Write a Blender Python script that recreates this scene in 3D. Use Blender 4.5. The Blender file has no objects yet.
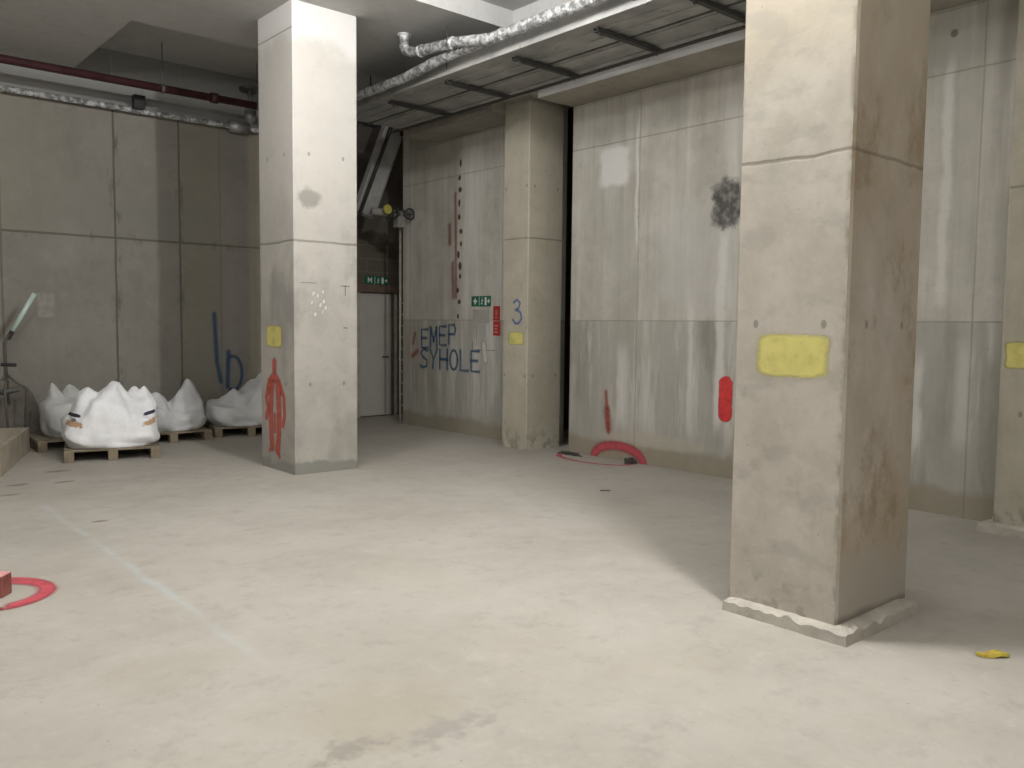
import bpy, bmesh, math, random
from mathutils import Vector, Matrix, noise as mn
S = bpy.context.scene
C = S.collection
random.seed(7)
PI = math.pi

# ------------------------------------------------------------------ camera
CAM_R = [[0.7556666805280318, -0.6548758154228944, 0.010272989532969262],
         [0.03772761548260574, 0.0591824545908751, 0.997533991450214],
         [0.653868866799561, 0.7534156246341046, -0.06942911195932042]]
cd = bpy.data.cameras.new('camera'); cam = bpy.data.objects.new('camera', cd); C.objects.link(cam)
r, u, f = [Vector(v) for v in CAM_R]
cam.matrix_world = Matrix(((r.x, u.x, -f.x, 0), (r.y, u.y, -f.y, 0), (r.z, u.z, -f.z, 1.6), (0, 0, 0, 1)))
cd.sensor_width = 36; cd.lens = 847.25 / 1024 * 36; cd.clip_start = .05
S.camera = cam

# ------------------------------------------------------------------ world, lamps, exposure
w = bpy.data.worlds.new('world'); S.world = w; w.use_nodes = True
w.node_tree.nodes['Background'].inputs[0].default_value = (.9, .95, 1, 1)
w.node_tree.nodes['Background'].inputs[1].default_value = .02
S.view_settings.view_transform = 'Standard'; S.view_settings.look = 'None'
S.view_settings.gamma = 1; S.view_settings.use_curve_mapping = False
S.view_settings.exposure = 0.0

def lamp(loc, power, rad=.12, col=(1, .98, .95)):
    l = bpy.data.lights.new('unseen_lamp', 'POINT'); l.shadow_soft_size = rad
    l.energy = power; l.color = col
    o = bpy.data.objects.new('unseen_lamp', l); C.objects.link(o); o.location = loc
    return o
lamp((3.87, 2.40, 4.72), 490, .06)          # fixed beside the large column
lamp((-0.3, 3.0, 4.1), 95)  # unseen lamp on the left, set low so light passes under the duct
lamp((-3.6, 2.8, 3.9), 155)  # unseen fill lamp far left, set low to reach the beam face
lamp((2.3, 6.5, 4.8), 150)
lamp((4.0, 5.9, 4.8), 100)
lamp((3.6, -5.5, 3.6), 150)  # added fill behind the camera, low to favour walls over floor
lamp((-3.0, -4.0, 3.6), 215)  # added fill behind the camera on the left, low for the walls

# ------------------------------------------------------------------ node expressions
class X:
    def __init__(s, g, v): s.g = g; s.v = v
    def _b(s, o, op, rev=False):
        n = s.g.nodes.new('ShaderNodeMath'); n.operation = op
        a, b = (o, s) if rev else (s, o)
        for i, q in enumerate((a, b)):
            if isinstance(q, X): s.g.links.new(q.v, n.inputs[i])
            else: n.inputs[i].default_value = q
        return X(s.g, n.outputs[0])
    def __add__(s, o): return s._b(o, 'ADD')
    __radd__ = __add__
    def __sub__(s, o): return s._b(o, 'SUBTRACT')
    def __rsub__(s, o): return s._b(o, 'SUBTRACT', True)
    def __mul__(s, o): return s._b(o, 'MULTIPLY')
    __rmul__ = __mul__
    def __truediv__(s, o): return s._b(o, 'DIVIDE')
    def __pow__(s, o): return s._b(o, 'POWER')
    def mx(s, o): return s._b(o, 'MAXIMUM')
    def mn(s, o): return s._b(o, 'MINIMUM')
    def ab(s): return s._b(0, 'ABSOLUTE')
    def ss(s, a, b, t0=0., t1=1.):          # smooth step from a (t0) to b (t1)
        n = s.g.nodes.new('ShaderNodeMapRange'); n.interpolation_type = 'SMOOTHSTEP'
        if a > b: a, b, t0, t1 = b, a, t1, t0
        s.g.links.new(s.v, n.inputs[0])
        for i, q in zip((1, 2, 3, 4), (a, b, t0, t1)): n.inputs[i].default_value = q
        return X(s.g, n.outputs[0])

class M:
    def __init__(s, name, rough=.9, spec=.3, metal=0, coord='Object'):
        s.m = bpy.data.materials.new(name); s.m.use_nodes = True; s.g = s.m.node_tree
        s.b = s.g.nodes['Principled BSDF']; s.b.inputs['Roughness'].default_value = rough
        s.b.inputs['Specular IOR Level'].default_value = spec; s.b.inputs['Metallic'].default_value = metal
        tc = s.g.nodes.new('ShaderNodeTexCoord'); s.co = tc.outputs[coord]
        sp = s.g.nodes.new('ShaderNodeSeparateXYZ'); s.g.links.new(s.co, sp.inputs[0])
        s.x, s.y, s.z = [X(s.g, sp.outputs[i]) for i in range(3)]
        gm = s.g.nodes.new('ShaderNodeNewGeometry')
        sn = s.g.nodes.new('ShaderNodeSeparateXYZ'); s.g.links.new(gm.outputs['True Normal'], sn.inputs[0])
        s.nx, s.ny, s.nz = [X(s.g, sn.outputs[i]) for i in range(3)]
    def vec(s, sc, off=(0, 0, 0)):
        mp = s.g.nodes.new('ShaderNodeMapping'); s.g.links.new(s.co, mp.inputs[0])
        mp.inputs['Scale'].default_value = sc; mp.inputs['Location'].default_value = off
        return mp.outputs[0]
    def noise(s, sc=(1, 1, 1), scale=1., detail=4, rough=.6, off=(0, 0, 0)):
        n = s.g.nodes.new('ShaderNodeTexNoise'); s.g.links.new(s.vec(sc, off), n.inputs['Vector'])
        n.inputs['Scale'].default_value = scale; n.inputs['Detail'].default_value = detail
        n.inputs['Roughness'].default_value = rough
        return X(s.g, n.outputs[0])
    def col(s, c):
        n = s.g.nodes.new('ShaderNodeRGB'); n.outputs[0].default_value = (*c, 1); return n.outputs[0]
    def mix(s, a, b, t, mode='MIX'):
        n = s.g.nodes.new('ShaderNodeMix'); n.data_type = 'RGBA'; n.blend_type = mode
        if isinstance(t, X): s.g.links.new(t.v, n.inputs[0])
        else: n.inputs[0].default_value = t
        for i, q in ((6, a), (7, b)):
            if isinstance(q, tuple): n.inputs[i].default_value = (*q, 1)
            else: s.g.links.new(q, n.inputs[i])
        return n.outputs[2]
    def base(s, c): s.g.links.new(c, s.b.inputs['Base Color'])
    def bump(s, h, strength=.3, dist=.02):
        n = s.g.nodes.new('ShaderNodeBump'); s.g.links.new(h.v, n.inputs['Height'])
        n.inputs['Strength'].default_value = strength; n.inputs['Distance'].default_value = dist
        s.g.links.new(n.outputs[0], s.b.inputs['Normal'])

def simple(name, c, rough=.6, metal=0, var=.12, scale=8, c2=None, bump=0, spec=.4):
    m = M(name, rough, spec, metal)
    n = m.noise(scale=scale, detail=5)
    d = c2 or tuple(q * (1 - 2 * var) for q in c)
    m.base(m.mix(d, c, n.ss(.3, .65)))
    if bump: m.bump(n, bump, .02)
    return m.m

def concrete(name, light, dark, streak=None, feats=None, mott=1.6, bump=.25):
    m = M(name, .93, .2)
    big = m.noise(scale=mott, detail=6, rough=.62)
    c = m.mix(dark, light, big.ss(.32, .66))
    fine = m.noise(scale=38, detail=3)
    c = m.mix(c, tuple(q * .72 for q in light), fine.ss(.55, .85) * .35)
    mid = m.noise(scale=6.5, detail=7, rough=.7, off=(7, 1, 3))
    c = m.mix(c, tuple(q * .80 for q in dark), mid.ss(.50, .70) * .45)
    c = m.mix(c, tuple(min(1, q * 1.10) for q in light), mid.ss(.46, .30) * .45)
    if streak:
        st = m.noise(sc=(1, 1, .07), scale=streak[1], detail=5, rough=.65)
        c = m.mix(c, streak[0], st.ss(.42, .72) * streak[2])
        st2 = m.noise(sc=(1, 1, .05), scale=streak[1] * 2.1, detail=3, off=(9, 3, 1))
        c = m.mix(c, tuple(q * .7 for q in dark), st2.ss(.5, .8) * streak[2] * .6)
    h = fine * .3 + big * .7
    if feats:
        c, hh = feats(m, c)
        if hh is not None: h = h - hh
    # blow holes
    v = m.g.nodes.new('ShaderNodeTexVoronoi'); m.g.links.new(m.vec((1, 1, 1)), v.inputs['Vector']); v.inputs['Scale'].default_value = 7
    hole = X(m.g, v.outputs['Distance']).ss(.05, .02)
    c = m.mix(c, tuple(q * .5 for q in dark), hole * .6)
    m.base(c); m.bump(h, bump, .02)
    return m.m

# ------------------------------------------------------------------ mesh helpers
def obj(name, bm, mat, parent=None, smooth=False, bevel=0, kind=None, loc=None):
    if bevel: bmesh.ops.bevel(bm, geom=[e for e in bm.edges], offset=bevel, segments=2, affect='EDGES', profile=.6)
    bmesh.ops.recalc_face_normals(bm, faces=bm.faces)
    me = bpy.data.meshes.new(name); bm.to_mesh(me); bm.free()
    me.materials.append(mat)
    if smooth:
        for p in me.polygons: p.use_smooth = True
    o = bpy.data.objects.new(name, me); C.objects.link(o)
    if parent: o.parent = parent
    if loc: o.location = loc
    if kind: o['kind'] = kind
    return o
def box(bm, x0, x1, y0, y1, z0, z1, mtx=None):
    vs = [Vector((x, y, z)) for x in (x0, x1) for y in (y0, y1) for z in (z0, z1)]
    if mtx: vs = [mtx @ v for v in vs]
    v = [bm.verts.new(p) for p in vs]
    for q in ((0, 1, 3, 2), (4, 6, 7, 5), (0, 4, 5, 1), (2, 3, 7, 6), (0, 2, 6, 4), (1, 5, 7, 3)):
        bm.faces.new([v[i] for i in q])
    return bm
def B(*a, **k): return box(bmesh.new(), *a, **k)
def tube(bm, pts, rad, n=14, cap=True):
    pts = [Vector(p) for p in pts]
    if not isinstance(rad, (list, tuple)): rad = [rad] * len(pts)
    rings = []; up = Vector((0, 0, 1)); prev = None
    for i, p in enumerate(pts):
        d = (pts[min(i + 1, len(pts) - 1)] - pts[max(i - 1, 0)]).normalized()
        a = (prev - d * prev.dot(d)) if prev else (up if abs(d.z) < .9 else Vector((1, 0, 0))) - d * d.dot(up if abs(d.z) < .9 else Vector((1, 0, 0)))
        a.normalize(); prev = a; b = d.cross(a)
        rings.append([bm.verts.new(p + (a * math.cos(t) + b * math.sin(t)) * rad[i]) for t in [2 * PI * k / n for k in range(n)]])
    for q, s in zip(rings, rings[1:]):
        for k in range(n): bm.faces.new((q[k], q[(k + 1) % n], s[(k + 1) % n], s[k]))
    if cap: bm.faces.new(rings[0]); bm.faces.new(rings[-1][::-1])
    return bm
def T(pts, rad, n=14): return tube(bmesh.new(), pts, rad, n)
def thing(name, label, cat, loc=(0, 0, 0), rz=0, group=None):
    o = bpy.data.objects.new(name, None); C.objects.link(o); o.empty_display_size = .1
    o.location = loc; o.rotation_euler = (0, 0, rz); tag(o, label, cat, group); return o
def tag(o, label, cat, group=None):
    o['label'] = label; o['category'] = cat
    if group: o['group'] = group
    return o
def struct(name, bm, mat, parent=None, **k):
    return obj(name, bm, mat, parent, kind='structure' if not parent else None, **k)

# ------------------------------------------------------------------ concrete materials
def line(v, pos, wd): return (v - pos).ab().ss(wd, wd * .3)
def blob(m, a, b, a0, b0, ra, rb, soft=.35, warp=.35, ws=5, p=2):
    n = (m.noise(scale=ws, detail=4) - .5) * (2 * warp)
    d = ((((a - a0) / ra).ab() ** p) + (((b - b0) / rb).ab() ** p)) ** (1 / p) + n
    return d.ss(1, 1 - soft)

def right_feats(m, c):
    y, z = m.y, m.z
    wob = (m.noise(scale=3, detail=4) - .5)
    low = (z + wob * .015).ss(1.672, 1.655)
    c = m.mix(c, (.34, .335, .30), low * .6)
    stn = m.noise(sc=(1, 1, .12), scale=3.2, detail=6, rough=.7, off=(3, 7, 0))
    c = m.mix(c, (.64, .63, .58), stn.ss(.48, .62) * low * z.ss(.1, .6) * .8)
    c = m.mix(c, (.22, .21, .175), (m.noise(sc=(1, 1, .2), scale=2.2, detail=5, off=(1, 2, 5)).ss(.5, .7)) * low * .6)
    c = m.mix(c, (.40, .39, .335), m.noise(sc=(1, 1, .35), scale=1.1, detail=6, off=(5, 1, 8)).ss(.45, .65) * .6)
    c = m.mix(c, (.34, .33, .29), m.noise(sc=(1, 1, .05), scale=7, detail=5, rough=.7, off=(8, 2, 4)).ss(.5, .7) * .4)
    kick = (z + wob * .22).ss(.27, .17)
    c = m.mix(c, (.30, .265, .195), kick * .75)
    c = m.mix(c, (.50, .47, .38), blob(m, y, z, 6.2, .28, .9, .1) * .5)
    # repaired and washed patches
    c = m.mix(c, (.76, .75, .74), blob(m, y, z, 6.92, 3.48, .27, .27, p=5, warp=.25) * .8)
    c = m.mix(c, (.60, .59, .56), blob(m, y, z, 5.7, 2.4, .55, .8, p=3, warp=.5, ws=2.5) * .4)
    for (yy, z0, z1, wd, k) in ((5.36, .4, 2.75, .09, .8), (3.12, 1.7, 4.0, .06, .55), (3.3, .4, 1.5, .08, .6), (2.9, .5, 1.6, .1, .4), (6.55, 2.4, 4.2, .035, .7), (6.72, .3, 1.5, .12, .55), (5.75, .3, 2.0, .05, .5)):
        s = ((y - yy) + wob * .12).ab().ss(wd, wd * .2) * z.ss(z0, z0 + .25) * z.ss(z1, z1 - .3)
        c = m.mix(c, (.70, .69, .66), s * k)
    # joints
    j = line(z + wob * .01, 3.76, .012) * .8
    for p in (11.2, 8.95, 6.52, 4.05, 2.85): j = j.mx(line(y + wob * .01, p, .012) * .7)
    j = j.mx(line(z, 1.664, .010) * .8)
    j = j.mx(line(z, 4.28, .012) * .6)
    c = m.mix(c, (.17, .155, .125), j * .5)
    # black bitumen blotch
    blk = blob(m, y, z, 5.30, 2.90, .24, .37, warp=.6, ws=4, soft=.3)
    c = m.mix(c, (.055, .055, .055), blk * (m.noise(scale=9, detail=4).ss(.3, .6) * .35 + .55))
    c = m.mix(c, (.05, .045, .04), blob(m, y, z, 3.1, 4.08, .035, .04) * .6)
    # row of drilled dark holes
    import random as _r
    _r.seed(3)
    for i, zz in enumerate((3.93, 3.72, 3.55, 3.36, 3.16, 2.95, 2.77, 2.62, 2.45, 2.3, 2.1, 1.93, 1.72)):
        c = m.mix(c, (.03, .022, .02), blob(m, y, z, 9.93 + _r.uniform(-.045, .03), zz, .03 + .008 * (i % 3), .07 if i in (0, 3, 7, 8) else .045, warp=.2) * .9)
    return c, j
def back_feats(m, c):
    x, z = m.x, m.z
    wob = (m.noise(scale=2.5, detail=4) - .5)
    c = m.mix(c, (.25, .235, .175), (x.ss(4.5, 4.55) * x.ss(5.2, 4.9)) * .45)
    c = m.mix(c, (.22, .19, .12), ((x - 5.62) + wob * .1).ab().ss(.12, .02) * .6)
    c = m.mix(c, (.30, .28, .225), x.ss(3.55, 2.0) * z.ss(2.75, 2.8) * .5)
    c = m.mix(c, (.24, .235, .215), blob(m, x, z, 3.9, 3.0, 1.5, .5, p=2, warp=.6, ws=1.6, soft=.6) * .6)
    j = line(z + wob * .012, 2.75, .022)
    for p, k in ((3.61 , 1.1), (4.5, 1.1), (5.1, .4), (2.22, .8), (6.9, .8)): j = j.mx(line(x + wob * .015, p, .02) * k)
    c = m.mix(c, (.11, .10, .075), j * .75)
    bw = m.noise(sc=(1, 1, .3), scale=9, detail=3)
    c = m.mix(c, (.12, .11, .08), ((x - 3.61).ab().ss(.14, 0) * bw.ss(.5, .7)) * .8)
    c = m.mix(c, (.12, .11, .08), ((x - 4.5).ab().ss(.1, 0) * bw.ss(.5, .7)) * .7)
    c = m.mix(c, (.12, .11, .08), ((z - 2.75).ab().ss(.12, 0) * bw.ss(.52, .7)) * .5)
    c = m.mix(c, (.34, .34, .33), z.ss(4.58, 4.6) * x.ss(7.2, 7.0))
    # brown blockwork beside and above the door
    br = m.g.nodes.new('ShaderNodeTexBrick')
    cm = m.g.nodes.new('ShaderNodeCombineXYZ'); m.g.links.new(x.v, cm.inputs[0]); m.g.links.new(z.v, cm.inputs[1]); m.g.links.new(cm.outputs[0], br.inputs['Vector'])
    br.inputs['Scale'].default_value = 1; br.inputs['Brick Width'].default_value = .45; br.inputs['Row Height'].default_value = .225; br.inputs['Mortar Size'].default_value = .012
    br.inputs['Color1'].default_value = (.135, .12, .095, 1); br.inputs['Color2'].default_value = (.12, .107, .088, 1); br.inputs['Mortar'].default_value = (.16, .145, .12, 1)
    c = m.mix(c, (.13, .115, .10), x.ss(7.0, 7.1)); c = m.mix(c, br.outputs[0], x.ss(7.2, 7.22) * z.ss(3.1, 3.05))  # corner end of the wall darkened in colour to carry its shade
    return c, j
def col_feats(kind):
    def f(m, c):
        x, y, z = m.x, m.y, m.z
        wob = (m.noise(scale=3, detail=5) - .5)
        front = m.ny.ab().ss(.4, .6)       # faces turned to the near wall
        if kind == 'white_top':
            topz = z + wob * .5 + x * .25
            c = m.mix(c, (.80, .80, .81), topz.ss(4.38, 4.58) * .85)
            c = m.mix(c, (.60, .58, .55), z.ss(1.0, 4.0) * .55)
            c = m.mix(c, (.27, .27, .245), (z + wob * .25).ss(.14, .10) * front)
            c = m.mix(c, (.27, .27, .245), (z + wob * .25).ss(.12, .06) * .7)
            c = m.mix(c, (.25, .24, .22), blob(m, x, z, -.22, 2.9, .15, .12, warp=.9, ws=4, soft=.5) * front * .75)
            c = m.mix(c, (.30, .29, .26), m.noise(sc=(1, 1, .6), scale=1.8, detail=6).ss(.45, .65) * z.ss(3.2, 2.2) * .65)
            j = line(z + wob * .03, 2.45, .018)
            j = j.mx(line(z, 4.6, .012) * (1 - front))
        elif kind == 'stained':
            side = front
            c = m.mix(c, (.36, .285, .195), side * .62 * m.noise(sc=(1, 1, .5), scale=1.6, detail=6).ss(.25, .6))
            c = m.mix(c, (.26, .19, .115), side * m.noise(sc=(1, 1, .7), scale=2.4, detail=8, rough=.72, off=(2, 4, 1)).ss(.48, .62) * .6)
            c = m.mix(c, (.40, .37, .32), side * (z + wob * .5).ss(.45, .3) * .9)
            c = m.mix(c, (.20, .18, .155), side * (z + wob * .1).ss(.12, .07) * .8)
            c = m.mix(c, (.44, .385, .29), z.ss(2.7, 3.2) * .5)
            c = m.mix(c, (.27, .25, .215), (1 - side) * m.noise(scale=5, detail=5).ss(.52, .62) * (z + wob * .4).ss(.35, .1) * .6)
            c = m.mix(c, (.33, .31, .27), (1 - side) * m.noise(sc=(1, 1, 2), scale=3, detail=6, off=(5, 5, 5)).ss(.5, .65) * .4)
            j = line(z + wob * .05, 2.49, .014)
            edge = (y + x * 0 + .32).ab().ss(.035, .0) * (1 - side) * m.noise(scale=6, detail=3).ss(.35, .6)
            c = m.mix(c, (.16, .14, .11), edge * .6)
        else:
            j = line(z + wob * .02, 2.70, .014)
            c = m.mix(c, (.20, .19, .15), (z + wob * .5).ss(.3, .1) * m.noise(scale=8, detail=4).ss(.45, .6) * .6)
        c = m.mix(c, (.15, .135, .105), j * .55)
        # tie holes
        for zz in ((1.62,) if kind == 'stained' else (.95, 3.35)):
            for q in (-.2, .2):
                for (h, fc) in ((x, front), (y, 1 - front)):
                    hole = blob(m, h, z, q, zz, .018, .028, warp=.1)
                    c = m.mix(c, (.16, .15, .13), hole * fc * .6)
        return c, j
    return f
def floor_feats(m, c):
    x, y = m.x, m.y
    n = m.noise(scale=1.7, detail=7, rough=.65)
    c = m.mix(c, (.36, .325, .26), blob(m, x, y, 1.8, 2.9, .55, .4, warp=.7, ws=2.5, soft=.8) * .55)
    c = m.mix(c, (.36, .33, .27), blob(m, x, y, 1.25, 3.9, .5, .35, warp=.7, ws=2.2, soft=.8) * .35)
    c = m.mix(c, (.26, .245, .215), blob(m, x, y, 1.55, 2.72, .22, .10, warp=1.2, ws=14, soft=.9) * .75)
    c = m.mix(c, (.26, .25, .235), blob(m, x, y, 1.95, 2.62, .34, .12, warp=1.3, ws=13, soft=.95) * .65)
    for (a, b, ra, rb) in ((1.72, 9.3, .16, .08), (1.55, 8.8, .12, .05), (2.1, 9.2, .12, .06), (1.4, 9.5, .2, .1), (1.9, 7.2, .1, .05), (2.2, 9.9, .2, .08)):
        c = m.mix(c, (.20, .16, .11), blob(m, x, y, a, b, ra, rb, warp=.8, ws=7, soft=.6) * .75)
    c = m.mix(c, (.36, .34, .31), x.ss(4.2, 6.5) * .25)
    c = m.mix(c, (.36, .33, .28), y.ss(9, 12) * .5)
    c = m.mix(c, (.40, .37, .31), m.noise(scale=.8, detail=6, off=(4, 4, 0)).ss(.5, .7) * .35)
    c = m.mix(c, (.35, .33, .29), m.noise(sc=(1, .35, 1), scale=9, detail=5, off=(2, 1, 0)).ss(.6, .75) * .35)
    # chalk line
    ln = ((x - 1.69) + (n - .5) * .10).ab().ss(.05, .0) * y.ss(3.3, 4.6) * y.ss(8.4, 8.0) * m.noise(sc=(1, .6, 1), scale=4, detail=5).ss(.3, .6)
    c = m.mix(c, (.47, .56, .60), ln * .36)
    return c, None

m_right = concrete('formed_concrete_wall', (.56, .54, .49), (.45, .425, .375), ((.67, .655, .62), 2.9, .85), right_feats)
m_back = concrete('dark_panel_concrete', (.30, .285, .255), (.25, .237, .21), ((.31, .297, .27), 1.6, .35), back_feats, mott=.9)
m_plain = concrete('plain_concrete', (.42, .39, .34), (.34, .32, .28), ((.4, .38, .33), 2, .4))
m_dark = concrete('shadow_gap_concrete', (.16, .15, .12), (.11, .10, .08))  # concrete darkened in colour to stand for shade inside the gap
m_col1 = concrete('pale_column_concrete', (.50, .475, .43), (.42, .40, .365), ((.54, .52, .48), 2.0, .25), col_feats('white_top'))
m_col4 = concrete('stained_column_concrete', (.55, .515, .46), (.46, .425, .37), None, col_feats('stained'), mott=2.6, bump=.1)
m_pier = concrete('pier_concrete', (.50, .47, .39), (.43, .40, .32), ((.5, .48, .4), 3, .3), col_feats('pier'))
m_floor = concrete('dusty_floor_screed', (.435, .412, .37), (.38, .357, .315), None, floor_feats, mott=1.1, bump=.12)
m_soffit = concrete('painted_soffit', (.56, .56, .55), (.50, .50, .49), mott=.7, bump=.05)
m_beam = concrete('beam_concrete', (.40, .375, .33), (.30, .28, .24), mott=1.2)
m_white = simple('white_beam_face', (.88, .88, .90), .8, var=.05, scale=2)

# ------------------------------------------------------------------ setting
struct('floor', B(-8, 9.4, -8, 12.9, -.3, 0), m_floor)
cb = bmesh.new()
box(cb, -8, 9.4, 7.33, 9.91, 4.87, 5.6); box(cb, -8, 3.05, 9.91, 12.6, 4.87, 5.6); box(cb, 6.32, 9.4, -8, 7.33, 4.87, 5.6)
box(cb, -8, 6.32, -8, 7.33, 5.08, 5.6); box(cb, 3.05, 9.4, 9.91, 12.6, 5.3, 5.6)
struct('ceiling', cb, m_soffit)
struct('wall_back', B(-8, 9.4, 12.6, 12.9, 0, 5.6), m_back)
wr = bmesh.new()
box(wr, 7.57, 8.1, -8, 7.61, 0, 5.2); box(wr, 7.57, 8.1, 8.25, 11.4, 0, 5.2)
struct('wall_right', wr, m_right)
wf = bmesh.new(); box(wf, 9.2, 9.4, -8, 12.6, 0, 5.6); box(wf, 8.1, 9.2, 11.2, 11.4, 0, 5.2); box(wf, 8.1, 9.2, 6.4, 6.6, 0, 5.2)
struct('wall_recess', wf, m_dark)  # unseen cavity deepened to keep the gap beside the column dark
struct('wall_left', B(-8.3, -8, -8, 12.9, 0, 5.6), m_plain)
struct('wall_front', B(-8, 9.4, -8.3, -8, 0, 5.6), m_plain)
tb_ = bmesh.new(); box(tb_, 6.98, 7.57, -8, 7.61, 4.3, 4.87); box(tb_, 6.98, 7.57, 8.49, 10.5, 4.3, 4.87)
struct('trim_1', tb_, m_beam)          # downstand beam along the right wall
struct('trim_2', B(6.965, 6.98, -8, 7.61, 4.305, 4.70), m_white)  # thin white strip over the beam's outer face

# door
dr = bmesh.new(); box(dr, 7.38, 7.46, 12.52, 12.6, 0, 2.13); box(dr, 8.14, 8.2, 12.52, 12.6, 0, 2.13)
m_steel = simple('galvanised_steel', (.42, .43, .42), .45, .6, .15, 10)
m_dsteel = simple('dull_steel', (.16, .16, .155), .6, .5, .15, 10)
m_brown = simple('brown_timber_lintel', (.17, .115, .09), .7, 0, .15, 6)
m_leaf = simple('grey_door_paint', (.52, .50, .46), .45, 0, .06, 2)
m_frame = simple('pale_door_frame', (.50, .48, .42), .6)
m_black = simple('black_plastic', (.025, .025, .025), .5)
door = struct('door_1', dr, m_frame)
obj('door_leaf', B(7.46, 8.1, 12.55, 12.59, .02, 2.12, ), m_leaf, door)
obj('door_lintel', B(7.2, 8.2, 12.46, 12.6, 2.13, 2.26), m_brown, door)
obj('door_stop', B(8.09, 8.14, 12.53, 12.6, 0, 2.13), m_brown, door)
obj('door_handle', T([(8.0, 12.54, 1.03), (8.0, 12.50, 1.03), (7.88, 12.50, 1.03)], .011, 10), m_dsteel, door)

# ------------------------------------------------------------------ columns
def shaft(wx, wy, h, bev=.012):
    bm = B(-wx / 2, wx / 2, -wy / 2, wy / 2, 0, h)
    bmesh.ops.bevel(bm, geom=[e for e in bm.edges if abs(e.verts[0].co.z - e.verts[1].co.z) > 1], offset=bev, segments=1, affect='EDGES')
    return bm
def plinth(wx, wy, h, amp, seed):
    bm = bmesh.new(); n = 40; ring0 = []; ring1 = []; ring2 = []
    for i in range(n * 4):
        s, t = divmod(i, n); t /= n
        a, b = [((-1 + 2 * t), -1), (1, -1 + 2 * t), (1 - 2 * t, 1), (-1, 1 - 2 * t)][s]
        k = 1 + amp * (mn.noise(Vector((a * 3, b * 3, seed))))
        p = Vector((a * wx / 2 * k, b * wy / 2 * k, 0))
        ring0.append(bm.verts.new(p))
        ring1.append(bm.verts.new(Vector((p.x * .99, p.y * .99, h * (.85 + .5 * mn.noise(Vector((a * 5, b * 5, seed + 4))))))))
        ring2.append(bm.verts.new(Vector((p.x * .8, p.y * .8, h * 1.12))))
    L = len(ring0)
    for q, s in ((ring0, ring1), (ring1, ring2)):
        for i in range(L): bm.faces.new((q[i], q[(i + 1) % L], s[(i + 1) % L], s[i]))
    bm.faces.new(ring2); bm.faces.new(ring0[::-1])
    return bm
m_plinth = concrete('plinth_screed', (.50, .47, .415), (.40, .375, .33), mott=6, bump=.6)

c1 = thing('concrete_column', 'tall pale square concrete column with white top, red sprayed figure and yellow patch', 'column', (4.445, 8.555, 0))
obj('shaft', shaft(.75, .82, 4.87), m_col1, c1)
c4 = thing('concrete_column', 'large nearest concrete column with brown stained side and broad yellow sprayed rectangle', 'column', (4.465, 2.45, 0))
obj('shaft', shaft(.79, .66, 5.08), m_col4, c4)
obj('plinth', plinth(.83, .74, .065, .02, 2.), m_plinth, c4, loc=(-.05, -.05, 0))
c2 = thing('concrete_column', 'narrower concrete column against the right wall with blue number 3 and yellow patch', 'column', (7.495, 8.245, 0))
obj('shaft', shaft(.60, .48, 4.40), m_pier, c2)
obj('column_head', B(-.295, .295, -.235, .235, 4.40, 4.87), m_beam, c2)  # top of the column in darker concrete, its shadow put into the colour
c3 = thing('concrete_column', 'concrete column cut by the right edge of the photo with a small yellow patch', 'column', (7.55, 2.15, 0))
obj('shaft', shaft(.6, .72, 4.87), m_pier, c3)
obj('plinth', plinth(.76, .9, .07, .03, 5.), m_plinth, c3)

# ------------------------------------------------------------------ spray paint
def paint(name, c, p=2, soft=.45, dens=.95, ns=14):
    m = M(name, .75, .3, coord='UV')
    d = ((m.x.ab() ** p) + (m.y.ab() ** p)) ** (1 / p)
    m.co = m.g.nodes['Texture Coordinate'].outputs['Object']
    nz = m.noise(scale=ns, detail=5)
    a = (d + (nz - .5) * .35).ss(1, 1 - soft) * nz.ss(.2, .5, .75, 1.) * dens
    m.base(m.mix(tuple(q * .85 for q in c), c, nz.ss(.35, .65)))
    m.g.links.new(a.v, m.b.inputs['Alpha'])
    return m.m
p_red = paint('red_spray', (.66, .07, .06)); p_pink = paint('red_floor_spray', (.60, .10, .13), dens=.88, soft=.75)
p_blue = paint('blue_spray', (.05, .14, .28), dens=.78, soft=.95); p_faint = paint('thin_blue_spray', (.05, .13, .25), dens=.75, soft=.95)
p_blue3 = paint('bright_blue_spray', (.12, .20, .50), dens=.85, soft=.9)
p_yel = paint('yellow_spray', (.74, .68, .23), p=7, soft=.24, dens=.95, ns=9); p_redpale = paint('faded_red_spray', (.50, .12, .09), dens=.6, soft=.95)
p_dred = paint('dark_red_spray', (.30, .07, .05), dens=.5, soft=.95)
p_white = paint('white_spray', (.75, .74, .72), dens=.9, soft=.5); p_wpale = paint('pale_wash_spray', (.82, .76, .74), dens=.8, soft=.6)
p_gchalk = paint('grey_pencil', (.14, .13, .12), dens=.6, soft=.8)
OFF = [0]
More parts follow.
